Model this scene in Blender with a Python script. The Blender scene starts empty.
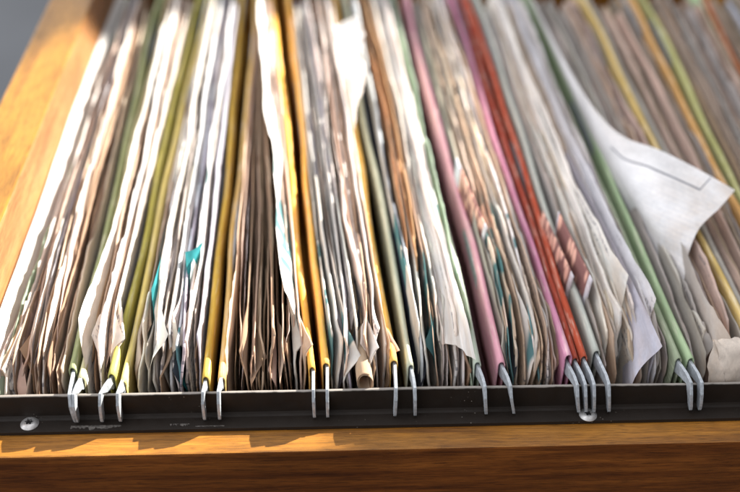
import bpy, math, random
import numpy as np
from mathutils import Vector, Matrix

S = 0.001                      # everything below is written in millimetres
rng = random.Random(11)
scene = bpy.context.scene
COL = scene.collection

# ------------------------------------------------------------------ helpers
def tag(o, label=None, cat=None, group=None, kind=None):
    if label: o['label'] = label
    if cat: o['category'] = cat
    if group: o['group'] = group
    if kind: o['kind'] = kind
    return o

def empty(name, loc=(0, 0, 0)):
    o = bpy.data.objects.new(name, None)
    COL.objects.link(o)
    o.location = Vector(loc) * S
    o.empty_display_size = .01
    return o

def obj(name, verts, faces, mat, parent=None, loc=(0, 0, 0), smooth=False, uv=None):
    """verts in mm in world space; loc = origin of the object (mm, world)."""
    v = np.asarray(verts, float) - np.asarray(loc, float)
    me = bpy.data.meshes.new(name)
    me.from_pydata((v * S).tolist(), [], faces)
    if uv is not None:
        lay = me.uv_layers.new(name='sheet')
        idx = np.empty(len(me.loops), int)
        me.loops.foreach_get('vertex_index', idx)
        lay.data.foreach_set('uv', np.asarray(uv, float)[idx].ravel())
    me.materials.append(mat)
    if smooth:
        me.polygons.foreach_set('use_smooth', [True] * len(me.polygons))
    me.update()
    o = bpy.data.objects.new(name, me)
    COL.objects.link(o)
    o.location = Vector(loc) * S
    if parent is not None:
        o.parent = parent
        bpy_loc = Vector(loc) * S - parent.location
        o.location = bpy_loc
    return o

def box(x0, x1, y0, y1, z0, z1):
    v = [(x, y, z) for x in (x0, x1) for y in (y0, y1) for z in (z0, z1)]
    f = [(0, 1, 3, 2), (4, 6, 7, 5), (0, 4, 5, 1), (2, 3, 7, 6), (0, 2, 6, 4), (1, 5, 7, 3)]
    return v, f

def bevel(o, w, seg=2):
    m = o.modifiers.new('edge', 'BEVEL')
    m.width = w * S; m.segments = seg; m.limit_method = 'ANGLE'
    return o

def grid_faces(nr, nc):
    return [(r * nc + c, r * nc + c + 1, (r + 1) * nc + c + 1, (r + 1) * nc + c)
            for r in range(nr - 1) for c in range(nc - 1)]

def wave(t, seed, freqs=(1, 2.3, 4.1, 7.7), amps=(1, .55, .3, .15)):
    q = random.Random(seed)
    out = np.zeros_like(t)
    for f, a in zip(freqs, amps):
        out = out + a * np.sin(2 * math.pi * f * t * q.uniform(.8, 1.2) + q.uniform(0, 6.28))
    return out

# ---------------------------------------------------------------- materials
def new_mat(name):
    m = bpy.data.materials.new(name)
    m.use_nodes = True
    nt = m.node_tree
    nt.nodes.clear()
    return m, nt, nt.nodes.new('ShaderNodeOutputMaterial')

def N(nt, typ, **kw):
    n = nt.nodes.new(typ)
    for k, v in kw.items():
        if k == 'op': n.operation = v
        elif k == 'blend': n.blend_type = v
        else: n.inputs[k].default_value = v
    return n

def L(nt, a, b): nt.links.new(a, b)

def math_node(nt, op, a, b=None, clamp=False):
    n = nt.nodes.new('ShaderNodeMath'); n.operation = op; n.use_clamp = clamp
    for i, s in enumerate((a, b)):
        if s is None: continue
        if isinstance(s, (int, float)): n.inputs[i].default_value = s
        else: nt.links.new(s, n.inputs[i])
    return n.outputs[0]

def mix(nt, fac, a, b, blend='MIX'):
    n = nt.nodes.new('ShaderNodeMix'); n.data_type = 'RGBA'; n.blend_type = blend
    for sock, s in ((n.inputs['Factor'], fac), (n.inputs[6], a), (n.inputs[7], b)):
        if isinstance(s, (int, float)): sock.default_value = s
        elif isinstance(s, tuple): sock.default_value = (*s, 1)
        else: nt.links.new(s, sock)
    return n.outputs[2]

def noise(nt, vec, scale, detail=4, rough=.55, dim=None):
    n = nt.nodes.new('ShaderNodeTexNoise')
    n.inputs['Scale'].default_value = scale
    n.inputs['Detail'].default_value = detail
    n.inputs['Roughness'].default_value = rough
    if vec is not None: nt.links.new(vec, n.inputs['Vector'])
    return n.outputs['Fac']

def ramp(nt, fac, stops):
    n = nt.nodes.new('ShaderNodeValToRGB')
    e = n.color_ramp.elements
    while len(e) < len(stops): e.new(.5)
    for k, (p, c) in zip(e, stops):
        k.position = p
        k.color = (c, c, c, 1) if isinstance(c, (int, float)) else (*c, 1)
    nt.links.new(fac, n.inputs[0])
    return n.outputs[0]

def mapping(nt, vec, scale, loc=(0, 0, 0)):
    n = nt.nodes.new('ShaderNodeMapping')
    n.inputs['Scale'].default_value = scale
    n.inputs['Location'].default_value = loc
    nt.links.new(vec, n.inputs['Vector'])
    return n.outputs[0]

def paper_material(name, trans=.3, printed=.0, teal=False, fig=False, ruled=False):
    m, nt, out = new_mat(name)
    info = nt.nodes.new('ShaderNodeObjectInfo')
    uvn = nt.nodes.new('ShaderNodeTexCoord')
    uv = uvn.outputs['UV']                       # u = mm along the sheet from its front, v = mm height
    rnd = nt.nodes.new('ShaderNodeVectorMath'); rnd.operation = 'SCALE'
    comb = nt.nodes.new('ShaderNodeCombineXYZ')
    L(nt, info.outputs['Random'], comb.inputs[2])
    L(nt, comb.outputs[0], rnd.inputs[0]); rnd.inputs['Scale'].default_value = 400
    add = nt.nodes.new('ShaderNodeVectorMath'); add.operation = 'ADD'
    L(nt, uv, add.inputs[0]); L(nt, rnd.outputs[0], add.inputs[1])
    p = add.outputs[0]
    col = info.outputs['Color']
    # uneven tone: broad blotches and fine fibres
    blotch = ramp(nt, noise(nt, mapping(nt, p, (.03, .12, 1)), 1.0, 4), [(.28, .72), (.62, 1.05)])
    col = mix(nt, 1.0, col, blotch, 'MULTIPLY')
    fibre = ramp(nt, noise(nt, mapping(nt, p, (.6, .9, 1)), 1.0, 3), [(.3, .93), (.7, 1.04)])
    col = mix(nt, 1.0, col, fibre, 'MULTIPLY')
    # yellowed, handled edge near the front and top
    sep = nt.nodes.new('ShaderNodeSeparateXYZ'); L(nt, uv, sep.inputs[0])
    u, v = sep.outputs[0], sep.outputs[1]
    age = math_node(nt, 'MULTIPLY', ramp(nt, math_node(nt, 'DIVIDE', u, 40.0), [(0, 1.0), (.9, 0.0)]),
                    ramp(nt, noise(nt, mapping(nt, p, (.09, .2, 1)), 1.0, 3), [(.35, 0.0), (.65, .55)]))
    col = mix(nt, age, col, mix(nt, 1.0, col, (.88, .74, .61), 'MULTIPLY'))
    if printed:
        # rows of small print: lines in v, broken up along u
        line = ramp(nt, math_node(nt, 'FRACT', math_node(nt, 'DIVIDE', v, 2.6)), [(.52, 0.0), (.58, 1.0), (.92, 1.0), (.98, 0.0)])
        word = ramp(nt, noise(nt, mapping(nt, p, (1.3, .38, 1)), 1.0, 2, .8), [(.47, 0.0), (.53, 1.0)])
        area = ramp(nt, noise(nt, mapping(nt, p, (.02, .05, 1)), 1.0, 1), [(.48, 0.0), (.53, 1.0)])
        on = ramp(nt, info.outputs['Random'], [(.30, 0.0), (.33, 1.0)])
        k = math_node(nt, 'MULTIPLY', math_node(nt, 'MULTIPLY', line, word), math_node(nt, 'MULTIPLY', area, on))
        col = mix(nt, math_node(nt, 'MULTIPLY', k, printed), col, (.08, .08, .11))
    if ruled:
        line = ramp(nt, math_node(nt, 'FRACT', math_node(nt, 'DIVIDE', v, 1.15)), [(.0, 1.0), (.16, 0.0), (.86, 0.0), (1, 1.0)])
        col = mix(nt, math_node(nt, 'MULTIPLY', line, .16), col, (.30, .33, .48))
        # a fine pencil box drawn in the corner
        a1 = math_node(nt, 'MULTIPLY', math_node(nt, 'LESS_THAN', math_node(nt, 'ABSOLUTE', math_node(nt, 'SUBTRACT', v, 5.5)), .28),
                       math_node(nt, 'MULTIPLY', math_node(nt, 'GREATER_THAN', u, 12.0), math_node(nt, 'LESS_THAN', u, 72.0)))
        a2 = math_node(nt, 'MULTIPLY', math_node(nt, 'LESS_THAN', math_node(nt, 'ABSOLUTE', math_node(nt, 'SUBTRACT', u, 12.0)), .3),
                       math_node(nt, 'MULTIPLY', math_node(nt, 'GREATER_THAN', v, 0.5), math_node(nt, 'LESS_THAN', v, 5.7)))
        col = mix(nt, math_node(nt, 'MULTIPLY', math_node(nt, 'MAXIMUM', a1, a2), .75), col, (.10, .11, .15))
    if teal:
        msk = ramp(nt, noise(nt, mapping(nt, p, (.055, .03, 1)), 1.0, 2), [(.50, 0.0), (.53, 1.0)])
        near = ramp(nt, math_node(nt, 'DIVIDE', u, 90.0), [(0, 1.0), (.75, 1.0), (.95, 0.0)])
        col = mix(nt, math_node(nt, 'MULTIPLY', math_node(nt, 'MULTIPLY', msk, near), .85), col, (.02, .16, .18))
    if fig:
        # printed panel: salmon rounded shapes on a dark ground, white border
        vo = nt.nodes.new('ShaderNodeTexVoronoi'); vo.feature = 'F1'
        vo.inputs['Scale'].default_value = 1.0; vo.inputs['Randomness'].default_value = .6
        L(nt, mapping(nt, p, (.26, .10, 1)), vo.inputs['Vector'])
        blob = ramp(nt, vo.outputs['Distance'], [(.34, 1.0), (.52, 0.0)])
        pic = mix(nt, blob, (.26, .13, .12), (.78, .46, .36))
        ins = math_node(nt, 'MULTIPLY', math_node(nt, 'GREATER_THAN', u, 3.0), math_node(nt, 'LESS_THAN', u, 38.0))
        ins = math_node(nt, 'MULTIPLY', ins, math_node(nt, 'LESS_THAN', v, 12.5))
        col = mix(nt, ins, col, pic)
    d = nt.nodes.new('ShaderNodeBsdfDiffuse'); d.inputs['Roughness'].default_value = .3
    t = nt.nodes.new('ShaderNodeBsdfTranslucent')
    L(nt, col, d.inputs['Color'])
    L(nt, mix(nt, 1.0, col, (1.0, .90, .82), 'MULTIPLY'), t.inputs['Color'])
    bump = nt.nodes.new('ShaderNodeBump'); bump.inputs['Strength'].default_value = .25
    bump.inputs['Distance'].default_value = .0006
    L(nt, noise(nt, mapping(nt, p, (.10, .22, 1)), 1.0, 4), bump.inputs['Height'])
    L(nt, bump.outputs[0], d.inputs['Normal'])
    ms = nt.nodes.new('ShaderNodeMixShader'); ms.inputs[0].default_value = trans
    L(nt, d.outputs[0], ms.inputs[1]); L(nt, t.outputs[0], ms.inputs[2])
    L(nt, ms.outputs[0], out.inputs[0])
    return m

def card_material(name):
    """coloured folder card: object colour, rubbed lighter along the fold"""
    m, nt, out = new_mat(name)
    info = nt.nodes.new('ShaderNodeObjectInfo')
    tc = nt.nodes.new('ShaderNodeTexCoord'); p = tc.outputs['Object']
    col = info.outputs['Color']
    f1 = ramp(nt, noise(nt, mapping(nt, p, (900, 120, 900)), 1.0, 4), [(.3, .86), (.7, 1.06)])
    col = mix(nt, 1.0, col, f1, 'MULTIPLY')
    sep = nt.nodes.new('ShaderNodeSeparateXYZ'); L(nt, p, sep.inputs[0])
    wear = math_node(nt, 'MULTIPLY', ramp(nt, noise(nt, mapping(nt, p, (900, 70, 900)), 1.0, 5, .7), [(.50, 0.0), (.68, .42)]),
                     ramp(nt, math_node(nt, 'MULTIPLY', sep.outputs[2], 100.0), [(.35, 0.0), (.6, 1.0)]))
    col = mix(nt, wear, col, (.78, .72, .60))
    b = nt.nodes.new('ShaderNodeBsdfPrincipled')
    L(nt, col, b.inputs['Base Color']); b.inputs['Roughness'].default_value = .8
    b.inputs['Specular IOR Level'].default_value = .15
    bump = nt.nodes.new('ShaderNodeBump'); bump.inputs['Strength'].default_value = .3
    bump.inputs['Distance'].default_value = .0003
    L(nt, noise(nt, mapping(nt, p, (1200, 300, 1200)), 1.0, 4), bump.inputs['Height'])
    L(nt, bump.outputs[0], b.inputs['Normal'])
    L(nt, b.outputs[0], out.inputs[0])
    return m

def wood_material(name, axis, c_dark, c_mid, c_light, rough=.42):
    m, nt, out = new_mat(name)
    tc = nt.nodes.new('ShaderNodeTexCoord'); p = tc.outputs['Object']
    sc = {'x': (14, 260, 260), 'y': (260, 14, 260)}[axis]
    sf = {'x': (130, 3600, 3600), 'y': (3600, 130, 3600)}[axis]
    warp = noise(nt, mapping(nt, p, tuple(s * .35 for s in sc)), 1.0, 3)
    wv = nt.nodes.new('ShaderNodeCombineXYZ')
    L(nt, math_node(nt, 'MULTIPLY', warp, 3.0), wv.inputs[0]); L(nt, math_node(nt, 'MULTIPLY', warp, 2.0), wv.inputs[1])
    ad = nt.nodes.new('ShaderNodeVectorMath'); ad.operation = 'ADD'
    L(nt, mapping(nt, p, sc), ad.inputs[0]); L(nt, wv.outputs[0], ad.inputs[1])
    g = noise(nt, ad.outputs[0], 1.0, 5, .6)
    fine = noise(nt, mapping(nt, p, sf), 1.0, 3, .6)
    n = nt.nodes.new('ShaderNodeValToRGB'); e = n.color_ramp.elements
    e.new(.5)
    for k, (q, c) in zip(e, ((.30, c_dark), (.50, c_mid), (.70, c_light))): k.position = q; k.color = (*c, 1)
    L(nt, g, n.inputs[0])
    col = mix(nt, 1.0, n.outputs[0], ramp(nt, fine, [(.36, .62), (.56, 1.05)]), 'MULTIPLY')
    pores = ramp(nt, noise(nt, mapping(nt, p, tuple(s * 1.3 for s in sf)), 1.0, 1), [(.62, 0.0), (.70, .7)])
    col = mix(nt, pores, col, tuple(c * .35 for c in c_dark))
    stain = ramp(nt, noise(nt, mapping(nt, p, {'x': (22, 60, 60), 'y': (60, 22, 60)}[axis]), 1.0, 4, .6), [(.34, .70), (.58, 1.06)])
    col = mix(nt, 1.0, col, stain, 'MULTIPLY')
    b = nt.nodes.new('ShaderNodeBsdfPrincipled')
    L(nt, col, b.inputs['Base Color'])
    L(nt, ramp(nt, fine, [(.3, rough + .12), (.7, rough - .06)]), b.inputs['Roughness'])
    b.inputs['Specular IOR Level'].default_value = .18 if 'dark' in name else .35
    bump = nt.nodes.new('ShaderNodeBump'); bump.inputs['Strength'].default_value = .22
    bump.inputs['Distance'].default_value = .0003
    L(nt, fine, bump.inputs['Height']); L(nt, bump.outputs[0], b.inputs['Normal'])
    L(nt, b.outputs[0], out.inputs[0])
    return m

def rail_material():
    m, nt, out = new_mat('brown_lacquered_steel')
    tc = nt.nodes.new('ShaderNodeTexCoord'); p = tc.outputs['Object']
    geo = nt.nodes.new('ShaderNodeNewGeometry')
    col = mix(nt, noise(nt, p, 160, 4), (.010, .007, .005), (.019, .013, .0095))
    # scratches running along the rail, dust specks, edges worn to bare metal
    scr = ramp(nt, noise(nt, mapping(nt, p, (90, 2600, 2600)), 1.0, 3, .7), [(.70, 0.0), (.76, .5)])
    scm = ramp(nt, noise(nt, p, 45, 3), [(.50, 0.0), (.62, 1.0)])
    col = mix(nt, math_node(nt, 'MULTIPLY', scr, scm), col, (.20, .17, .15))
    vo = nt.nodes.new('ShaderNodeTexVoronoi'); vo.inputs['Scale'].default_value = 620
    L(nt, p, vo.inputs['Vector'])
    speck = ramp(nt, vo.outputs['Distance'], [(.05, 1.0), (.12, 0.0)])
    spm = ramp(nt, noise(nt, p, 46, 3), [(.57, 0.0), (.66, 1.0)])
    col = mix(nt, math_node(nt, 'MULTIPLY', math_node(nt, 'MULTIPLY', speck, spm), .75), col, (.42, .38, .33))
    sp = nt.nodes.new('ShaderNodeSeparateXYZ'); L(nt, p, sp.inputs[0])
    edge = math_node(nt, 'ADD', math_node(nt, 'MULTIPLY', sp.outputs[2], 1000.0), math_node(nt, 'MULTIPLY', noise(nt, p, 260, 4), .7))
    worn = ramp(nt, math_node(nt, 'DIVIDE', edge, 10.0), [(.955, 0.0), (.985, 1.0)])
    col = mix(nt, math_node(nt, 'MULTIPLY', worn, .8), col, (.34, .31, .28))
    b = nt.nodes.new('ShaderNodeBsdfPrincipled')
    L(nt, col, b.inputs['Base Color']); b.inputs['Metallic'].default_value = .0; b.inputs['Specular IOR Level'].default_value = .28
    L(nt, ramp(nt, noise(nt, p, 300, 4), [(.3, .46), (.7, .66)]), b.inputs['Roughness'])
    L(nt, b.outputs[0], out.inputs[0])
    return m

def steel_material(name, col, rough, metallic=.9):
    m, nt, out = new_mat(name)
    tc = nt.nodes.new('ShaderNodeTexCoord'); p = tc.outputs['Object']
    c = mix(nt, ramp(nt, noise(nt, p, 520, 5, .65), [(.38, 0.0), (.66, 1.0)]), tuple(k * .62 for k in col), col)
    b = nt.nodes.new('ShaderNodeBsdfPrincipled')
    L(nt, c, b.inputs['Base Color']); b.inputs['Metallic'].default_value = metallic
    L(nt, ramp(nt, noise(nt, p, 700, 4), [(.3, rough + .14), (.7, rough - .05)]), b.inputs['Roughness'])
    L(nt, b.outputs[0], out.inputs[0])
    return m

def plain_material(name, c1, c2, scale, rough=.7):
    m, nt, out = new_mat(name)
    tc = nt.nodes.new('ShaderNodeTexCoord'); p = tc.outputs['Object']
    c = mix(nt, ramp(nt, noise(nt, p, scale, 4), [(.35, 0.0), (.65, 1.0)]), c1, c2)
    b = nt.nodes.new('ShaderNodeBsdfPrincipled')
    L(nt, c, b.inputs['Base Color']); b.inputs['Roughness'].default_value = rough
    L(nt, b.outputs[0], out.inputs[0])
    return m

M_PAPER = paper_material('paper', .36)
M_PRINT = paper_material('printed_paper', .34, printed=.7)
M_TEAL = paper_material('paper_with_teal_print', .22, teal=True)
M_FIG = paper_material('printed_photo_card', .05, fig=True)
M_RULED = paper_material('ruled_paper', .22, ruled=True)
M_CARD = card_material('folder_card')
M_WOOD_X = wood_material('golden_wood_front', 'x', (.16, .058, .008), (.29, .118, .015), (.38, .162, .024))
M_WOOD_FACE = wood_material('dark_stained_wood', 'x', (.07, .018, .003), (.15, .044, .007), (.25, .080, .013), .38)  # outer face of the front board: its shade is put into the wood colour
M_WOOD_Y = wood_material('golden_wood_side', 'y', (.24, .100, .010), (.33, .150, .014), (.39, .180, .022))
M_WOOD_IN = wood_material('sun_tinted_inner_wood', 'y', (.26, .115, .042), (.34, .160, .058), (.40, .190, .075))  # salmon tone paints in how the sun strikes the inner face
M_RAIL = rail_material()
M_STEEL = steel_material('hook_steel', (.50, .54, .58), .42, .25)
M_SCREW = steel_material('screw_steel', (.62, .61, .60), .34, .6)
M_DARK = plain_material('dark_recess', (.006, .006, .007), (.012, .011, .011), 300)
M_GLINT = plain_material('painted_sun_glint', (.035, .030, .027), (.17, .155, .14), 1400, .5)  # lighter grey that paints sunlight reflected onto the rail
M_FLOOR = plain_material('slate_floor', (.045, .050, .058), (.075, .082, .092), 2.2, .6)

# ------------------------------------------------------------------ setting
v, f = box(-6000, 6000, -6000, 6000, -720, -700)
floor = obj('floor', v, f, M_FLOOR, loc=(0, 0, -700))
tag(floor, 'dark slate grey floor far below the drawer', 'floor', kind='structure')

# ------------------------------------------------------------------- drawer
drawer = tag(empty('file_drawer', (0, 0, -240)), 'golden wooden file drawer with a dark stained front face', 'drawer')  # the front face's dark stain is shade put into the wood colour
v, f = box(-260, 330, -15.2, 1.5, -250, -11)
o = bevel(obj('front_board', v, f, M_WOOD_X, drawer, (30, -7, -20)), .7)
tag(o, 'golden front board with a dark stained outer face')  # dark stain of the outer face is shade put into the wood colour
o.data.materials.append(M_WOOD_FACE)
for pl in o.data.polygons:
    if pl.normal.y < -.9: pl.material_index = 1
v, f = box(-140.3, -120.6, 1.6, 420, -250, 28)
o = obj('side_board', v, f, M_WOOD_Y, drawer, (-140, 150, 0))
o.data.materials.append(M_WOOD_IN)
for pl in o.data.polygons:
    if pl.normal.x > .9: pl.material_index = 1
bevel(o, .9)
v, f = box(232, 252, 1.6, 420, -250, 9)
bevel(obj('side_board', v, f, M_WOOD_Y, drawer, (240, 150, 0)), 1.2)
v, f = box(-120.4, 231.8, 400, 418, -250, 0)
obj('back_board', v, f, M_WOOD_X, drawer, (30, 410, -20))
v, f = box(-120.4, 231.8, 1.7, 399.8, -250, -240)
obj('bottom_board', v, f, M_WOOD_X, drawer, (30, 150, -245))

# --------------------------------------------------------------------- rail
rail = tag(empty('hanging_rail', (0, 0, -10.8)), 'dark brown metal angle rail screwed along the drawer front', 'rail')
def angle_profile():
    # (y, z) outline of an L with a rolled top edge and a soft inner corner
    return [(-6.4, -10.8), (-6.4, -9.6), (-1.7, -9.5), (-.9, -9.2), (-.55, -8.5), (-.5, -.5), (-.35, -.1), (.05, .1), (.45, -.1), (.6, -.5), (.6, -10.8)]
pf = angle_profile()
xs = np.linspace(-120.3, 231.6, 150)
V = []
for x in xs:
    wob = .12 * math.sin(x * .031 + 1) + .07 * math.sin(x * .11)
    for (yy, zz) in pf:
        V.append((x, yy + (wob if zz > -5 else 0), zz + (.10 * math.sin(x * .05) if zz > -5 else 0)))
n = len(pf)
F = []
for i in range(len(xs) - 1):
    for k in range(n):
        F.append((i * n + k, (i + 1) * n + k, (i + 1) * n + (k + 1) % n, i * n + (k + 1) % n))
F.append(tuple(range(n))); F.append(tuple(reversed(range((len(xs) - 1) * n, len(xs) * n))))
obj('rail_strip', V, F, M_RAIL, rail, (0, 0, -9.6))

def screw(cx, cy):
    base = -9.6
    prof = [(2.8, .03), (2.85, .25), (2.62, .5), (2.15, .9), (1.7, 1.1), (1.4, 1.18)]
    k = 48
    V, F = [], []
    for r, z in prof:
        for i in range(k):
            a = 2 * math.pi * i / k
            V.append((cx + r * math.cos(a), cy + r * math.sin(a), base + z))
    for j in range(len(prof) - 1):
        for i in range(k):
            F.append((j * k + i, j * k + (i + 1) % k, (j + 1) * k + (i + 1) % k, (j + 1) * k + i))
    # star shaped socket
    rim = len(V)
    for z in (1.2, .35):
        for i in range(k):
            a = 2 * math.pi * i / k
            r = 1.15 + .24 * math.cos(6 * a)
            V.append((cx + r * math.cos(a), cy + r * math.sin(a), base + z))
    for i in range(k):
        F.append(((len(prof) - 1) * k + i, (len(prof) - 1) * k + (i + 1) % k, rim + (i + 1) % k, rim + i))
    for i in range(k):
        F.append((rim + i, rim + (i + 1) % k, rim + k + (i + 1) % k, rim + k + i))
    s = obj('screw', V, F, M_SCREW, rail, (cx, cy, base), smooth=True)
    m = s.modifiers.new('s', 'EDGE_SPLIT'); m.split_angle = math.radians(40)
    q = [(cx + 1.3 * math.cos(2 * math.pi * i / 24), cy + 1.3 * math.sin(2 * math.pi * i / 24), base + .36) for i in range(24)]
    d = obj('socket', q, [tuple(range(24))], M_DARK, None, (cx, cy, base))
    d.parent = s; d.location = (0, 0, 0)
    return s
screw(-105.9, -2.9)
screw(69.4, -3.9)

def glint(x0, x1, y0, y1, seed):  # flat patch on the flange, drawn in as reflected sunlight
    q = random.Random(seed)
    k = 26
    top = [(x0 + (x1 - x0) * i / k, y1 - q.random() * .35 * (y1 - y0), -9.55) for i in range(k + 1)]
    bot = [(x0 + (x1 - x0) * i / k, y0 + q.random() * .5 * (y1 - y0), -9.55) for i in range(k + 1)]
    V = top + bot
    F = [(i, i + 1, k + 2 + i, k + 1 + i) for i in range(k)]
    obj('glint_patch', V, F, M_GLINT, rail, (x0, y0, -9.55))
glint(-93, -77.5, -6.1, -3.2, 3)
glint(-62.5, -56.5, -5.2, -2.6, 5)
glint(-54.5, -45.5, -5.6, -5.0, 6)
glint(-11.5, -5.5, -4.2, -3.5, 8)

# ------------------------------------------------------------ hanging folders
# every flap: colour, x at the front rail, x at the back (y = 320)
C = {
 'mint': (.52, .62, .50), 'sage': (.30, .34, .17), 'buff': (.50, .46, .26), 'olive': (.43, .40, .10),
 'cream': (.66, .55, .20), 'mustard': (.56, .37, .065), 'tanm': (.62, .42, .15), 'orange': (.74, .40, .075),
 'orange2': (.80, .46, .11), 'ochre': (.66, .40, .10), 'greygreen': (.44, .46, .35), 'pale': (.50, .57, .48),
 'pink': (.66, .33, .40), 'magenta': (.56, .24, .36), 'red': (.33, .058, .034), 'red2': (.42, .078, .038),
 'greygreen2': (.41, .43, .39), 'sage2': (.30, .35, .24), 'green': (.35, .46, .28), 'yellow': (.50, .36, .13),
 'grey': (.36, .34, .31), 'amber': (.50, .28, .10), 'lime': (.37, .37, .15), 'green3': (.34, .46, .26), 'rust': (.40, .13, .05),
}
def tube_flap(folder, colname, xf, xb, yf, yb, side, seed, zt=5.0, r=.98, tip=0):
    """one card flap folded over its bar: inverted U drawn along the drawer. side=+1: the pocket lies to +x"""
    q = random.Random(seed)
    prof = []                                            # (dx, z): long inner leg, round top, short outer leg
    prof += [(side * r * .8, z) for z in (-80, -40, -16, -6, -1)]
    for a in np.linspace(0, math.pi, 9):
        prof.append((side * r * math.cos(a), zt - r * 1.8 + r * 1.8 * max(0.0, math.sin(a)) ** .85))
    prof += [(-side * r * .95, z) for z in (-1, -6, -13)]
    npf = len(prof)
    ys = yf + (yb - yf) * np.linspace(0, 1, 46) ** 1.25
    t = ys / 320.0
    wob = wave(t, seed, (1.1, 2.6, 5.0), (.7, .35, .15)) * np.clip((ys - 8) / 60, 0, 1)
    zw = wave(t, seed + 1, (1.3, 3.1, 19, 37), (.4, .2, .07, .05)) * np.clip((ys - 8) / 60, 0, 1)
    fl = 1 + .10 * wave(t, seed + 2, (2, 5), (1, .5))
    V = []
    for i, y in enumerate(ys):
        xc = xf + (xb - xf) * t[i] + wob[i]
        for (dx, z) in prof:
            V.append((xc + dx * fl[i], y + (max(0, -z - 8) * .12 if i == 0 else 0), z + (zw[i] if z > -5 else 0)))
    F = grid_faces(len(ys), npf)
    o = obj('panel', V, F, M_CARD, folder, (xf, yf, -40), smooth=True)
    m = o.modifiers.new('card', 'SOLIDIFY'); m.thickness = .38 * S; m.offset = 0
    o.color = (*C[colname], 1)
    return o

def hook_bar(folder, x, y0, seed, ybk, xb, bend=0.0, tall=0.0, parent=None):
    """flat steel bar: its notched nose rides on the rail and hangs down in front"""
    q = random.Random(seed)
    # outer and inner outlines of the nose as a strip of cross sections (y, z, thickness, dx)
    cl = [(ybk, .6, 2.6), (60, .6, 2.6), (14, .8, 2.6), (y0 + 2.5, .9, 2.6), (y0 - .3, 1.3, 2.5), (2.4, 1.9, 2.0), (.5, 2.0, 1.9), (-1.8, 1.8, 2.0),
          (-3.0, -1.0, 2.0), (-3.1, -3.2, 1.9), (-3.0, -5.6, 1.75), (-2.8, -7.6, 1.5), (-2.6, -8.6, 1.0)]
    P = [Vector((0, a, b)) for a, b, c in cl]
    V, F = [], []
    w = .47
    tilt = q.uniform(-.25, .25)
    for i, p in enumerate(P):
        t = (P[min(i + 1, len(P) - 1)] - P[max(i - 1, 0)]).normalized()
        nrm = Vector((0, -t.z, t.y))                     # in the plane of the bar
        h = cl[i][2]
        if p.y > y0: xc = x + (xb - x) * p.y / 320.0
        else:
            s = min(1.0, (y0 - p.y) / (y0 + 3.0))
            xc = x + tilt * s + bend * ((.42 if bend > 0 else .8) * min(1, s * 1.15) + (.58 if bend > 0 else .2) * max(0, .5 - p.z) / 9.2)
        for sx in (-1, 1):
            for sn in (-1, 1):
                V.append((xc + sx * w, p.y + nrm.y * h * sn * .9, p.z + nrm.z * h * sn * .9 + tall * (1 if p.y > 0 else 0)))
    for i in range(len(P) - 1):
        a, b = 4 * i, 4 * (i + 1)
        for s, e in ((0, 1), (1, 3), (3, 2), (2, 0)):
            F.append((a + s, a + e, b + e, b + s))
    e = 4 * (len(P) - 1)
    F.append((e, e + 1, e + 3, e + 2)); F.append((0, 2, 3, 1))
    o = bevel(obj('hook_bar', V, F, M_STEEL, folder, (x, 0, 0)), .09, 1)
    return o

FG = 'hanging folders in the drawer'
def folder(label, left, right):
    """left / right: (colour, x front, x back, y front, hook?, bend) or None when outside the picture"""
    xs_ = [s[1] for s in (left, right) if s]
    e = tag(empty('hanging_folder', (sum(xs_) / len(xs_), 160, -90)), label, 'folder', FG)
    for s, side in ((left, 1), (right, -1)):
        if not s: continue
        c, xf, xb, yf, hk, bend = s[:6]
        sd = int(abs(xf) * 10) + 7
        tube_flap(e, c, xf, xb, yf, 302, side, sd, zt=s[6] if len(s) > 6 else 5.0)
        if hk: hook_bar(e, xf, yf, sd, 300, xb, bend)
    # the card runs on under the papers from one flap to the other
    if left and right:
        x0, x1 = left[1] + 1.4, right[1] - 1.4
        b0, b1 = left[2] + 1.4, right[2] - 1.4
        V, F = [], []
        ys = np.linspace(12, 300, 12)
        for y in ys:
            for k in range(7):
                u = k / 6
                xa, xz = x0 + (b0 - x0) * y / 320, x1 + (b1 - x1) * y / 320
                V.append((xa + (xz - xa) * u, y, -80 - 16 * math.sin(u * math.pi)))
        o = obj('pocket_bottom', V, grid_faces(12, 7), M_CARD, e, (x0, 12, -90), smooth=True)
        o.color = (*C[left[0]], 1)
    return e

folder('sage green folder edge nearest the wooden side board',
       ('mint', -118.6, -118.2, 9, False, 0, -7.0), ('sage', -92.3, -99.7, 6.6, True, 0.7))
folder('narrow folder from the buff green edge to the olive yellow edge',
       ('buff', -89.4, -95.6, 3.8, True, -1.6, 3.6), ('olive', -80.0, -77.8, 3.6, True, -3.3))
folder('overfull folder from the cream yellow edge to the mustard edge',
       ('cream', -76.4, -73.7, 1.9, True, -1.5, 3.4), ('mustard', -50.8, -55.1, 1.6, True, -0.7))
folder('overfull folder from the tan edge to the left orange edge',
       ('tanm', -46.1, -48.0, 2.7, True, -1.1, 3.6), ('orange', -17.6, -42.3, 5.1, True, 0.4))
folder('folder from the right orange edge to the ochre edge',
       ('orange2', -13.2, -33.4, 6.8, True, 0.2), ('ochre', 8.2, -8.3, 7.4, True, -0.1))
folder('grey green folder with pale green far edge, left of the pink one',
       ('greygreen', 13.3, -3.0, 5.2, True, 0.9), ('pale', 34.5, 22.9, 6.0, True, 2.2))
folder('bulging pink folder with two pink edges',
       ('pink', 42.1, 30.9, 5.8, True, 3.8), ('magenta', 63.3, 53.3, 6.2, True, 3.4, 7.2))
folder('flat brick red folder right of the pink one',
       ('red', 65.8, 60.0, 7.1, True, 3.0), ('red2', 68.8, 64.0, 7.9, True, 2.6))
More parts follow.
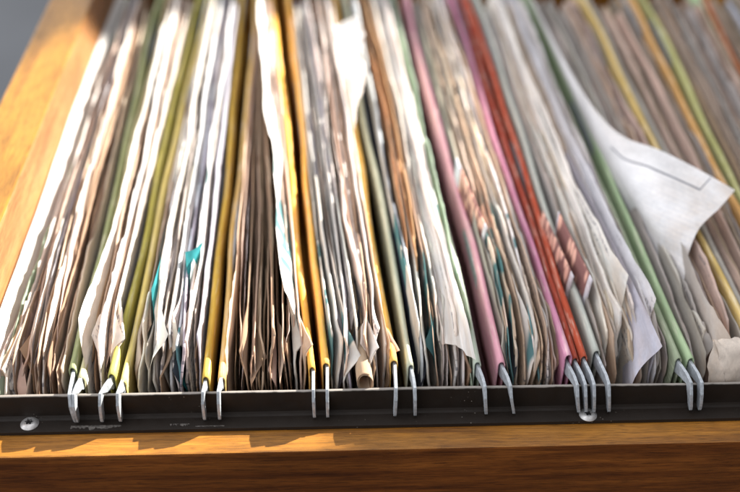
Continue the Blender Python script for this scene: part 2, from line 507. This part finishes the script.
folder('grey green folder right of the red one',
       ('greygreen2', 73.4, 68.4, 10.2, True, 2.9), ('sage2', 99.0, 90.8, 6.2, True, 3.6))
folder('leaf green folder at the right holding the curled white page',
       ('green', 102.9, 97.7, 6.1, True, 2.6), ('yellow', 123.6, 124.1, 8, True, .6, 9.0))
folder('folder with an amber edge beside the lime edge',
       ('grey', 127.4, 130, 8, True, .5), ('amber', 142.4, 152.1, 8, True, .5, 6.5))
folder('folder from the lime edge to the second green edge at far right',
       ('lime', 145.9, 161, 8, True, .5), ('green3', 164.0, 190.8, 8, True, .5))
folder('folder with a rust brown edge at the top right corner',
       ('rust', 167.6, 195.2, 8, True, .5), ('grey', 205, 222, 8, True, .5))

# --------------------------------------------------------------------- sheets
P = {
 'white': (.86, .85, .83), 'bluish white': (.78, .80, .84), 'off-white': (.83, .785, .74), 'cream': (.80, .71, .60), 'tan': (.66, .52, .405),
 'kraft brown': (.48, .345, .25), 'pinkish tan': (.74, .59, .51), 'grey': (.57, .53, .50), 'lavender grey': (.56, .55, .63),
 'dark brown': (.24, .17, .12), 'teal': (.05, .40, .43), 'dark slate': (.06, .07, .09), 'orange brown': (.58, .37, .22),
 'mint green': (.50, .62, .50), 'taupe': (.42, .34, .275),
}
def sheet(name, colr, xf, xb, yf, yb, zt, seed, mat=None, skew=.8, curl=0.0, lam=14.0, wob=.5, ztw=1.2, drop=2.0, dropl=9.0,
          lean=0.0, bw=None, thick=0.0, slope=0.0, parent=None, zb=-62.0, nick=0.0, frill=.0, ragged=0.0, fold=0.0, foldl=16.0):
    """one upright sheet running down the drawer; its wavy top and bent front edge are what one sees"""
    q = random.Random(seed)
    ny, nz = 64, 13
    s = np.linspace(0, 1, ny) ** 1.9
    t = np.array([0, .25, .45, .58, .68, .76, .82, .87, .91, .945, .97, .99, 1.0])
    # top line
    yl = yf + (yb - yf) * s
    dist = (yb - yf) * s
    top = zt + slope * (yl - 20) / 100 + ztw * wave(yl / 300, seed + 3, (1.2, 2.7, 6.1, 13, 27), (.6, .6, .42, .24, .16)) * np.clip(dist / 12, .15, 1)
    top = top - drop * np.exp(-dist / dropl) - 9.0 * np.clip((yl - (yb - 10)) / 10, 0, 1) ** 2
    if ragged:
        top = top + ragged * np.abs(wave(yl / 300, seed + 4, (17, 31, 43), (.5, .5, .4))) * np.clip(dist / 6, 0, 1) - ragged * .6
    if nick:
        c0 = q.uniform(25, 160)
        top = top - nick * np.exp(-((yl - c0) / q.uniform(3, 8)) ** 2)
    Y = np.empty((ny, nz)); Z = np.empty((ny, nz)); X = np.empty((ny, nz))
    for j in range(nz):
        z = zb + (top - zb) * t[j]
        # front edge recedes with height
        fr = yf + skew * np.clip(z, -1.5, 40) + .35 * np.sin(z * .45 + seed) + .25 * np.sin(z * .9 + seed * 1.7)
        y = fr + (yb - fr) * s
        d = y - fr
        h = np.clip((z + 16) / 26, 0, 1.6) ** 1.25
        x = xf + (xb - xf) * y / 320
        if bw is not None: x = x + bw(y) * np.clip((z + 40) / 40, .2, 1.2)
        x = x + wob * wave(y / 300 + z * .006, seed + 5, (1.5, 3.4, 7.2, 15), (.7, .6, .40, .22)) * (.35 + .65 * h)
        x = x + .28 * wob * np.sin(z * .33 + y * .045 + seed) * h
        x = x + frill * wave(z / 30 + d / 60, seed + 9, (.9, 2.1, 4.4), (.8, .5, .25)) * np.exp(-d / 9.0)
        x = x + curl * np.exp(-d / lam) * h + lean * np.clip(z + 15, 0, 60) / 25
        if fold:                                          # dog-ear: the top front corner bends over
            g = np.clip((z - (top - foldl * .55)) / (foldl * .55) - d / foldl, 0, 1)
            x = x + fold * g ** 1.4
            z = z - abs(fold) * .35 * g ** 2
        X[:, j] = x; Y[:, j] = y; Z[:, j] = z
    V = np.stack([X, Y, Z], -1).reshape(-1, 3)
    uv = np.stack([np.repeat(dist[:, None], nz, 1), np.repeat(top[:, None], nz, 1) - Z], -1).reshape(-1, 2)
    loc = (xf, yf, zb)
    o = obj(name, V, grid_faces(ny, nz), mat or M_PAPER, parent, loc, smooth=True, uv=uv)
    if thick:
        m = o.modifiers.new('thickness', 'SOLIDIFY'); m.thickness = thick * S; m.offset = 0
    c = P[colr] if isinstance(colr, str) else colr
    j = [1 + q.uniform(-.07, .07) for _ in range(3)]
    g = 1 + q.uniform(-.10, .06)
    o.color = (c[0] * g * (.6 + .4 * j[0]), c[1] * g * (.6 + .4 * j[1]), c[2] * g * (.6 + .4 * j[2]), 1)
    return o

ORD = ['first', 'second', 'third', 'fourth', 'fifth', 'sixth', 'seventh', 'eighth', 'ninth', 'tenth', 'eleventh', 'twelfth', 'thirteenth',
       'fourteenth', 'fifteenth', 'sixteenth', 'seventeenth', 'eighteenth', 'nineteenth', 'twentieth']
W, BW, OW, CR, TN, KB, PT, GR, LG, DB, TE, DS, OB, MG, TP = ('white', 'bluish white', 'off-white', 'cream', 'tan', 'kraft brown', 'pinkish tan', 'grey',
    'lavender grey', 'dark brown', 'teal', 'dark slate', 'orange brown', 'mint green', 'taupe')

def bundle(where, grp, l, r, recipe, seed, z0=11.0, y0=6.0, tealish=0.0, zspread=2.6, fan=2.2, yspread=9.0):
    """l, r: (x front, x back) of the two card edges the bundle sits between; recipe: [(colour, dz, dy)] from left to right"""
    n = len(recipe)
    q = random.Random(seed)
    pitch = min(1.3, abs(r[0] - l[0]) / n)
    count = {}
    bseed = seed * 13
    for i, it in enumerate(recipe):
        c, dz, dy = it if isinstance(it, tuple) else (it, 0, 0)
        u = (i + .5 + q.uniform(-.3, .3)) / n
        xf = l[0] + (r[0] - l[0]) * u
        xb = l[1] + (r[1] - l[1]) * u
        amp = math.sin(u * math.pi)
        bw = lambda y, a=amp: a * .5 * wave(y / 300.0, bseed, (.8, 1.7, 3.6), (1, .5, .2)) * np.clip((y - 4) / 30, 0, 1)
        count[c] = count.get(c, 0) + 1
        big = q.random()
        name = 'paper_sheet'
        mat = M_PRINT if q.random() < .55 else M_PAPER
        if tealish and q.random() < tealish * .9: mat = M_TEAL
        tk = 0 if q.random() < .22 else pitch * (q.uniform(.55, 1.0) if c in (W, BW, OW, CR, LG) else q.uniform(.3, .75))
        zt = z0 + dz + q.uniform(-zspread, zspread) * (1 if big < .8 else 1.6)
        sk = q.uniform(.25, 1.35)
        yf = y0 + dy + abs(q.gauss(0, 1)) * yspread * .45
        o = sheet(name, c, xf, xb, yf, q.uniform(268, 292), zt, seed * 1000 + i * 7,
                  mat, skew=sk, curl=q.gauss(0, fan * .55) + fan * .5 * math.sin(i * .55 + seed), lam=q.uniform(10, 34), wob=q.uniform(.08, .34),
                  ztw=q.uniform(.5, 1.9), drop=q.uniform(.3, 5.0), dropl=q.uniform(4, 16), lean=q.gauss(0, .45), bw=bw, thick=tk,
                  slope=q.gauss(0, .8), frill=abs(q.gauss(0, .5)), ragged=(q.uniform(.5, 1.5) if q.random() < .3 else 0), nick=(q.uniform(2, 5) if q.random() < .35 else 0),
                  fold=(q.choice([-1, 1]) * q.uniform(2, 5) if q.random() < .28 else 0), foldl=q.uniform(9, 20))
        if name == 'paper_sheet':
            tag(o, '%s %s sheet from the left %s' % (ORD[min(count[c], 20) - 1], c, where), 'paper', grp)

def seq(s):
    """short notation: each token colour[+/-dz][@dy]"""
    key = dict(w=W, b=BW, o=OW, c=CR, t=TN, k=KB, p=PT, g=GR, l=LG, d=DB, T=TE, s=DS, O=OB, m=MG, a=TP)
    out = []
    for tok in s.split():
        c = key[tok[0]]; rest = tok[1:]
        dy = 0.0
        if '@' in rest: rest, d_ = rest.split('@'); dy = float(d_)
        out.append((c, float(rest) if rest else 0.0, dy))
    return out

bundle('between the wooden side board and the sage edge', 'papers beside the wooden side board', (-115.2, -116.0), (-94.5, -102),
       seq('w-6 w-6 m-5 c-5 w-3 w-3 w-2 t-3 p-3 p-2 o-1 w l l k-2 t-2 t-1 k-1 t o+1 p k-1 t-2 k-1 t-1 t k-2 t-1 c'), 3, z0=9, y0=3)
bundle('between the buff and olive edges', 'papers between the buff and olive edges', (-87.4, -93.2), (-81.9, -80.2),
       seq('t-1 t k-3 k-2 w+1 w+2 p-1 w+1 o'), 4, z0=11, fan=1.0)
bundle('between the cream and mustard edges', 'papers between the cream and mustard edges', (-74.3, -71.5), (-52.8, -57.1),
       seq('c-3 t-2 k-3 w+1 w+2 w+2 g-1 o+1 w+2 w+1 g-2 k-3 o b+1 w+2 g-2 l-1 b+1 w+1 s-4 g-1 w+2 g k-2 l-1'), 5, z0=11, tealish=.2)
bundle('between the tan and orange edges', 'papers between the tan and orange edges', (-44.1, -46.0), (-19.6, -44.3),
       seq('t+1 t p-1 l-1 k-3 k-1 t-2 k-4 k-1 t k-2 t-1 d-4 k-2 k t-2 p-4 t-1 k-3 d-4 t-1 o+1 k-2 p w+1 p-1 t'), 6, z0=11, tealish=.05)
bundle('between the orange and ochre edges', 'papers between the orange and ochre edges', (-11.2, -31.4), (6.2, -10.3),
       seq('o w+1 l-1 w+1 p-1 w g-3 w+1 l w d-4 w+1 s-3 s-2 p w+2 t-1 o c-2 t w+1 t o-2 k'), 7, z0=11, tealish=.12)
bundle('between the grey green and pale green edges', 'papers between the grey green and pale green edges', (15.3, -1.0), (32.6, 21),
       seq('s-3 g-3 b s-2 O+1@30 O+2@32 O+1@36 w+1 O@24 g-2 t-2 w-1 o w-3 w+1 k-2 t-1 w+1 w+1 o+1 w+1 k-1 m'), 8, z0=11, tealish=.14)
bundle('between the two pink edges', 'papers between the two pink edges', (44.1, 32.9), (61.5, 51.3),
       seq('g-3 g-2 t-1 s-3 p-1 t c-1 t o t-1 t o+1 c t+1 c w+1 t o w t-4 o-6 t-6'), 9, z0=11, tealish=.10)
bundle('between the grey green and dark sage edges', 'papers between the grey green and dark sage edges', (75.4, 70.2), (97, 89),
       seq('g-6 g-5 c-4@10 w-3@8 t-4 o-2@6 w-2@10 c-2@14 w-1@18 w@16 o-3 t-4 c-4 w+1@10 o-3 w-1 l-3 b+1 w+1 l g-1 g-2'), 10, z0=11, fan=1.3)
bundle('between the leaf green and yellow edges', 'papers between the leaf green and yellow edges', (105, 99.8), (121.6, 122),
       seq('g-5 g-4 o-5 g-3 o-3 g-4 p-3 g-2 p-3 t-2 g t-3 p-1 t-2 g'), 11, z0=9, fan=1.2)
bundle('between the grey and amber edges', 'papers between the grey and amber edges', (129, 132), (140.6, 150),
       seq('a p-1 a t a-1 p a t a g'), 12, z0=3.5, fan=1)
bundle('between the lime and second green edges', 'papers between the lime and second green edges', (147.8, 163), (162, 188.6),
       seq('k a a O a-2 g g-1 a a a g-1 l a a p a'), 13, z0=8, fan=1)
bundle('right of the rust edge', 'papers right of the rust edge', (169.6, 197.4), (203, 219.5),
       seq('a k a l a a p a a k a a'), 14, z0=8, fan=1)

# --------------------------------------------------- pages one can tell apart
def special(label, **k):
    nm = k.pop('name', 'paper_sheet'); cat = k.pop('cat', 'paper')
    o = sheet(nm, **k)
    return tag(o, label, cat)

def catmull(pts, n):
    p = np.asarray(pts, float)
    d = np.r_[0, np.cumsum(np.linalg.norm(np.diff(p, axis=0), axis=1))]
    e = np.vstack([2 * p[0] - p[1], p, 2 * p[-1] - p[-2]])
    out = []
    for s in np.linspace(0, d[-1], n):
        i = min(max(np.searchsorted(d, s) - 1, 0), len(p) - 2)
        t = (s - d[i]) / max(d[i + 1] - d[i], 1e-9)
        a, b, c, f_ = e[i], e[i + 1], e[i + 2], e[i + 3]
        out.append(.5 * (2 * b + (c - a) * t + (2 * a - 5 * b + 4 * c - f_) * t * t + (3 * b - a - 3 * c + f_) * t ** 3))
    return np.array(out)

def loft(name, rows, colr, mat, nu=60, nv=30, rough=0.0, seed=1, thick=0.0, uvscale=(100., 40.)):
    R_ = np.array([catmull(r, nu) for r in rows])
    G = np.array([catmull(R_[:, i], nv) for i in range(nu)])          # nu x nv x 3
    if rough:
        a = np.linspace(0, 1, nu)[:, None]; b = np.linspace(0, 1, nv)[None, :]
        G[:, :, 0] += rough * (wave(a * 1.3 + b * .8, seed, (1, 2.3, 4.7, 8), (1, .7, .4, .25)))
        G[:, :, 1] += rough * .6 * (wave(a * .7 - b * 1.1, seed + 1))
        G[:, :, 2] += rough * .6 * (wave(a * 1.1 + b * 1.4, seed + 2))
    a = np.repeat(np.linspace(0, uvscale[0], nu)[:, None], nv, 1)
    b = np.repeat(np.linspace(uvscale[1], 0, nv)[None, :], nu, 0)
    o = obj(name, G.reshape(-1, 3), grid_faces(nu, nv), mat, None, tuple(G[0, 0]), smooth=True, uv=np.stack([a, b], -1).reshape(-1, 2))
    if thick:
        m = o.modifiers.new('thickness', 'SOLIDIFY'); m.thickness = thick * S; m.offset = 0
    o.color = (*(P[colr] if isinstance(colr, str) else colr), 1)
    return o

# big white page curling out of the green folder (rows run front -> back)
o = loft('paper_sheet', [
    [(109.5, 14, -45), (108, 60, -45), (105, 130, -45), (100.5, 285, -45)],
    [(110.5, 24, -8), (108.2, 62, -8), (105, 128, -8), (100, 285, -8)],
    [(112.6, 47, 4), (109, 62, 3.5), (105.8, 84, 3), (101.6, 128, 3), (97.6, 285, 3)],
    [(118.6, 60, 14.5), (111.5, 66, 13), (106.2, 80, 11), (102.6, 104, 9.5), (99.4, 140, 9), (97.6, 190, 8), (96.2, 285, 8)],
    [(129.0, 69, 19.2), (119, 78, 20.0), (109.5, 90, 18.6), (103.0, 110, 15), (98.6, 142, 14), (96.2, 192, 13), (94, 285, 13)],
    [(137.4, 78.7, 20.0), (126.4, 87.7, 23.0), (114.5, 100.3, 24.0), (103.6, 115.0, 21.8), (98.4, 142.1, 19.6), (95.6, 193.4, 17.0), (92.4, 285, 16.0)],
], (.86, .86, .87), M_RULED, 90, 44, uvscale=(270., 62.))
tag(o, 'large white ruled page curling outward over the right-hand papers', 'paper')

special('white page with a sharp forward corner beside the dark printed card', colr='white', xf=81.5, xb=74.5, yf=25, yb=288, zt=15.5, seed=501, skew=.75, curl=5.2, lam=30,
        wob=.35, ztw=.8, drop=.2, lean=1.0, mat=M_PRINT)
special('bluish white page with a faint drawn box left of the dark sage edge', colr='bluish white', xf=88.5, xb=80.5, yf=18, yb=288, zt=15, seed=502, skew=.6, curl=5.0, lam=34,
        wob=.35, ztw=.6, drop=1.4, dropl=5, lean=1.2, mat=M_PRINT)
o = loft('paper_sheet', [
    [(84.5, 2.5, -30), (86, 40, -30), (84, 120, -30)],
    [(84.2, 2.2, 0), (86.4, 20, 1), (87, 60, 2), (83.8, 120, 2)],
    [(92.7, 8.0, 7.4), (90.6, 22, 9.5), (88.5, 60, 9.5), (84, 120, 9)],
    [(93.3, 8.2, 8.4), (90.8, 22.5, 12), (88.0, 60, 13), (83.8, 120, 12.5)]], (.66, .66, .76), M_PAPER, 40, 24)
tag(o, 'lavender white page bent to a point just behind the rail', 'paper')
def card(label, xf, xb, yf, yb, zt, seed, side, h=15.):
    """stiff printed card; the figure faces the viewer's side"""
    o = loft('photo_card', [[(xf, yf + 3.5, zt - 34), (xb, yb, zt - 34)], [(xf, yf + 1, zt - 9), ((xf + xb) / 2 - .3, (yf + yb) / 2, zt - 10), (xb, yb, zt - 10)],
                            [(xf + .3, yf, zt - .6), ((xf + xb) / 2, (yf + yb) / 2, zt), (xb, yb, zt)]], (.70, .68, .74), M_FIG, 30, 16, thick=.35, uvscale=(yb - yf, 34.))
    return tag(o, label, 'card')
card('printed card with salmon shapes on black, right of the grey green edge', 75.6, 71.9, 35, 74, 14.5, 1, -1)
card('printed card with salmon shapes leaning on the red folder', 71.2, 67.6, 42, 80, 10.5, 2, -1)
card('white edged card with a red picture right of the pink edge', 44.2, 38.6, 66, 112, 14, 3, 1)

o = loft('paper_sheet', [
    [(-115.6, 6, -40), (-115.8, 120, -40), (-116.2, 288, -40)],
    [(-116, 9, -3), (-116.2, 120, -2), (-116.6, 288, -3)],
    [(-117.4, 14, 4), (-117.5, 70, 4.4), (-117.4, 140, 5), (-117.6, 288, 4.6)],
    [(-119.6, 24, 8.2), (-119.7, 80, 8.4), (-119.6, 150, 9.2), (-119.8, 220, 8.6), (-119.6, 286, 7.5)]], 'white', M_PAPER, 70, 26, rough=.16, seed=41)
tag(o, 'smooth white page leaning against the wooden side board', 'paper')
special('big white page with a ragged front edge right of the olive edge', colr='white', xf=-86.0, xb=-88.5, yf=4.0, yb=289, zt=15.5, seed=503, skew=1.05, curl=-3.6, lam=50,
        wob=.35, ztw=.9, drop=1.2, dropl=5, mat=M_PRINT, lean=-.4)
special('white page with a bright teal corner left of the mustard edge', colr='bluish white', xf=-56.8, xb=-58.5, yf=22, yb=286, zt=15, seed=504, skew=1.6, curl=-1.5, lam=20, wob=.5, ztw=.8,
        drop=.2, mat=M_TEAL)
o = loft('paper_tab', [[(-58.9, 38, 2), (-58.4, 46, 3), (-57.2, 56, 4)], [(-59.6, 42, 10), (-58.2, 48, 10), (-56.6, 57, 11)], [(-60.8, 50, 16.5), (-57.6, 51, 17), (-54.8, 55, 17.5)]], (.05, .29, .33), M_PAPER, 16, 12)
tag(o, 'bright teal paper flap sticking up left of the mustard edge', 'paper')
o = loft('paper_tab', [[(-67.6, 10, -12), (-68.4, 24, -12), (-69.0, 60, -10)], [(-68.0, 18, 4), (-68.8, 26, 6), (-69.0, 60, 6)], [(-69.6, 30, 17), (-69.0, 34, 17.5), (-68.4, 58, 15)]], (.05, .28, .32), M_PAPER, 18, 12)
tag(o, 'teal paper strip among white sheets right of the cream yellow edge', 'paper')
o = loft('paper_sheet', [
    [(-21.5, 14, -20), (-26, 80, -20), (-34, 180, -20), (-42, 285, -20)],
    [(-21.0, 17, 3), (-25.2, 80, 3), (-33, 180, 3), (-41, 285, 3)],
    [(-23.6, 24, 12), (-27.4, 70, 13), (-30.5, 110, 13), (-36.5, 170, 13), (-43.0, 285, 11)],
    [(-26.5, 30, 15), (-30.6, 76, 17), (-34.0, 118, 18.0), (-36.0, 130, 16.5), (-39.5, 170, 18), (-42.5, 220, 17.5), (-45.0, 285, 15)]], 'white', M_TEAL, 110, 34, rough=.62, seed=31, uvscale=(260., 50.))
tag(o, 'white page with teal and green pictures flopped left of the orange edge', 'paper')
o = loft('paper_sheet', [
    [(-3.0, 130, -30), (-7, 200, -30), (-9, 240, -30)],
    [(-2.6, 134, 4), (-4.5, 180, 4), (-8.4, 240, 4)],
    [(-1.8, 138, 13), (1.0, 168, 14), (-1.4, 205, 15), (-6.4, 236, 12)],
    [(-1.0, 144, 16), (4.4, 164, 20), (5.4, 200, 21.5), (3.0, 232, 19)]], 'white', M_PAPER, 60, 34, rough=.75, seed=9)
tag(o, 'crumpled white page flopping over at the far end of the orange folder', 'paper')
o = loft('paper_sheet', [
    [(23.6, 14.5, 5.5), (24.0, 34, 7), (22.5, 66, 8), (20.0, 120, 7), (14, 284, 5)],
    [(28.4, 9, 8.4), (27.6, 30, 11), (26.0, 62, 11.5), (23.0, 120, 11), (16, 284, 9)],
    [(33.0, 3.4, 7.6), (31.4, 17, 13.2), (29.8, 43, 15.2), (26.6, 90, 15.2), (23.4, 150, 14.5), (18, 284, 13)]], 'white', M_PAPER, 80, 24, rough=.45, seed=33)
tag(o, 'white torn page with a slanting front edge beside the pale green edge', 'paper')
special('white page with a pointed corner above the rolled booklet', colr='white', xf=-2.4, xb=-18.8, yf=26, yb=284, zt=16, seed=508, skew=.8, curl=2.4, lam=20, wob=.7, ztw=1.6, drop=.4, nick=2)
# rolled kraft booklet with an open end at the rail
V, F = [], []
turns, nseg = 1.7, 54
ysr = [1.6, 2.2, 8, 20, 45, 90, 160]
for j, y in enumerate(ysr):
    for i in range(nseg):
        a = 2 * math.pi * turns * i / (nseg - 1)
        r = 3.05 - .8 * i / (nseg - 1)
        V.append((-1.2 - 3.4 * y / 60 + r * .86 * math.cos(a + 1.1), y + .5 * math.sin(a), .9 + r * 1.25 * math.sin(a + 1.1) + y * .012))
F = grid_faces(len(ysr), nseg)
uvr = [(ysr[k // nseg], (k % nseg) * .6) for k in range(len(V))]
o = obj('rolled_booklet', V, F, M_PRINT, None, (-1.2, 1.6, -3), smooth=True, uv=uvr)
m = o.modifiers.new('thickness', 'SOLIDIFY'); m.thickness = .22 * S
o.color = (.55, .43, .31, 1)
tag(o, 'rolled tan booklet with its open end at the rail, left of the ochre edge', 'booklet')
# crumpled tan scrap at the lower right
o = loft('paper_scrap', [
    [(108.4, 3.0, -14), (114, 2.4, -14), (122, 3, -14)],
    [(108.2, 2.6, -1), (113, 1.8, -1), (121.5, 2.6, 0)],
    [(107.6, 4.4, 5), (112.6, 2.8, 5.2), (120.5, 4, 6)],
    [(108.4, 6.5, 8.6), (113, 6.2, 8.2), (120.5, 7.0, 9.4)],
    [(110.5, 12, 8), (114, 12, 7.0), (119.5, 13, 8)]], (.76, .68, .60), M_PAPER, 40, 30, rough=.45, seed=21)
tag(o, 'crumpled off-white paper scrap rolled up behind the rail at lower right', 'paper')

# --------------------------------------------------------------------- light
world = bpy.data.worlds.new('World'); scene.world = world; world.use_nodes = True
wn = world.node_tree; wn.nodes.clear()
wo = wn.nodes.new('ShaderNodeOutputWorld'); bg = wn.nodes.new('ShaderNodeBackground')
tc = wn.nodes.new('ShaderNodeTexCoord')
dt = wn.nodes.new('ShaderNodeVectorMath'); dt.operation = 'DOT_PRODUCT'
wn.links.new(tc.outputs['Generated'], dt.inputs[0])
dt.inputs[1].default_value = Vector((-.86, .30, .48)).normalized()
rp = wn.nodes.new('ShaderNodeValToRGB')
e = rp.color_ramp.elements
e[0].position = .30; e[0].color = (.048, .044, .042, 1)
e[1].position = .95; e[1].color = (.95, .96, 1.0, 1)
mp = wn.nodes.new('ShaderNodeMapRange'); mp.inputs[1].default_value = -1; mp.inputs[2].default_value = 1
wn.links.new(dt.outputs['Value'], mp.inputs[0]); wn.links.new(mp.outputs[0], rp.inputs[0])
wn.links.new(rp.outputs[0], bg.inputs[0]); bg.inputs[1].default_value = 2.45
wn.links.new(bg.outputs[0], wo.inputs[0])

def aim(o, d, xaxis):
    z = -Vector(d).normalized(); x = Vector(xaxis).normalized(); y = z.cross(x).normalized(); x = y.cross(z)
    o.matrix_world = Matrix(((x.x, y.x, z.x, o.location.x), (x.y, y.y, z.y, o.location.y), (x.z, y.z, z.z, o.location.z), (0, 0, 0, 1)))

SUN = Vector((-1.4, -.6, -1.0)).normalized()
# the pool of sun on the papers is an ellipse 350 x 245 mm lying across the drawer
target = Vector((-60, 102, 10)) * S
Dd = 1.5
e1 = Vector((-SUN.y, SUN.x, 0)).normalized(); e2 = SUN.cross(e1)
ax = [Vector((.35, .937, 0)) * .182, Vector((.937, -.35, 0)) * .122]
Mx = np.array([[a.dot(e1) for a in ax], [a.dot(e2) for a in ax]])
U_, sv, _ = np.linalg.svd(Mx)
B_, A_ = float(sv[0]), float(sv[1])
ld = bpy.data.lights.new('window_sunlight', 'SPOT')
ld.energy = 590; ld.color = (1.0, .94, .85); ld.shadow_soft_size = .007
ld.spot_size = 2 * math.atan(A_ / Dd); ld.spot_blend = .16
lo = bpy.data.objects.new('window_sunlight', ld); COL.objects.link(lo)
lo.location = target - SUN * Dd
aim(lo, SUN, e1 * float(U_[0, 0]) + e2 * float(U_[1, 0]))
lo.scale = (B_ / A_, 1, 1)

# -------------------------------------------------------------------- camera
cd = bpy.data.cameras.new('camera'); cam = bpy.data.objects.new('camera', cd); COL.objects.link(cam)
p_, y_, r_ = [math.radians(a) for a in (37.25, 3.25, 1.25)]
fw = Vector((math.sin(y_) * math.cos(p_), math.cos(y_) * math.cos(p_), -math.sin(p_)))
rt = Vector((math.cos(y_), -math.sin(y_), 0)); up = rt.cross(fw)
rt, up = rt * math.cos(r_) + up * math.sin(r_), up * math.cos(r_) - rt * math.sin(r_)
Lc = Vector((-13.9, -228.2, 230.0)) * S
cam.matrix_world = Matrix(((rt.x, up.x, -fw.x, Lc.x), (rt.y, up.y, -fw.y, Lc.y), (rt.z, up.z, -fw.z, Lc.z), (0, 0, 0, 1)))
cd.sensor_width = 36; cd.lens = 1028 / 740 * 36
cd.clip_start = .01; cd.clip_end = 50
cd.dof.use_dof = True; cd.dof.focus_distance = .324; cd.dof.aperture_fstop = 5.9; cd.dof.aperture_blades = 7
scene.camera = cam
scene.view_settings.view_transform = 'Standard'
scene.view_settings.look = 'None'
scene.view_settings.exposure = 0
scene.cycles.max_bounces = 8
scene.cycles.diffuse_bounces = 5
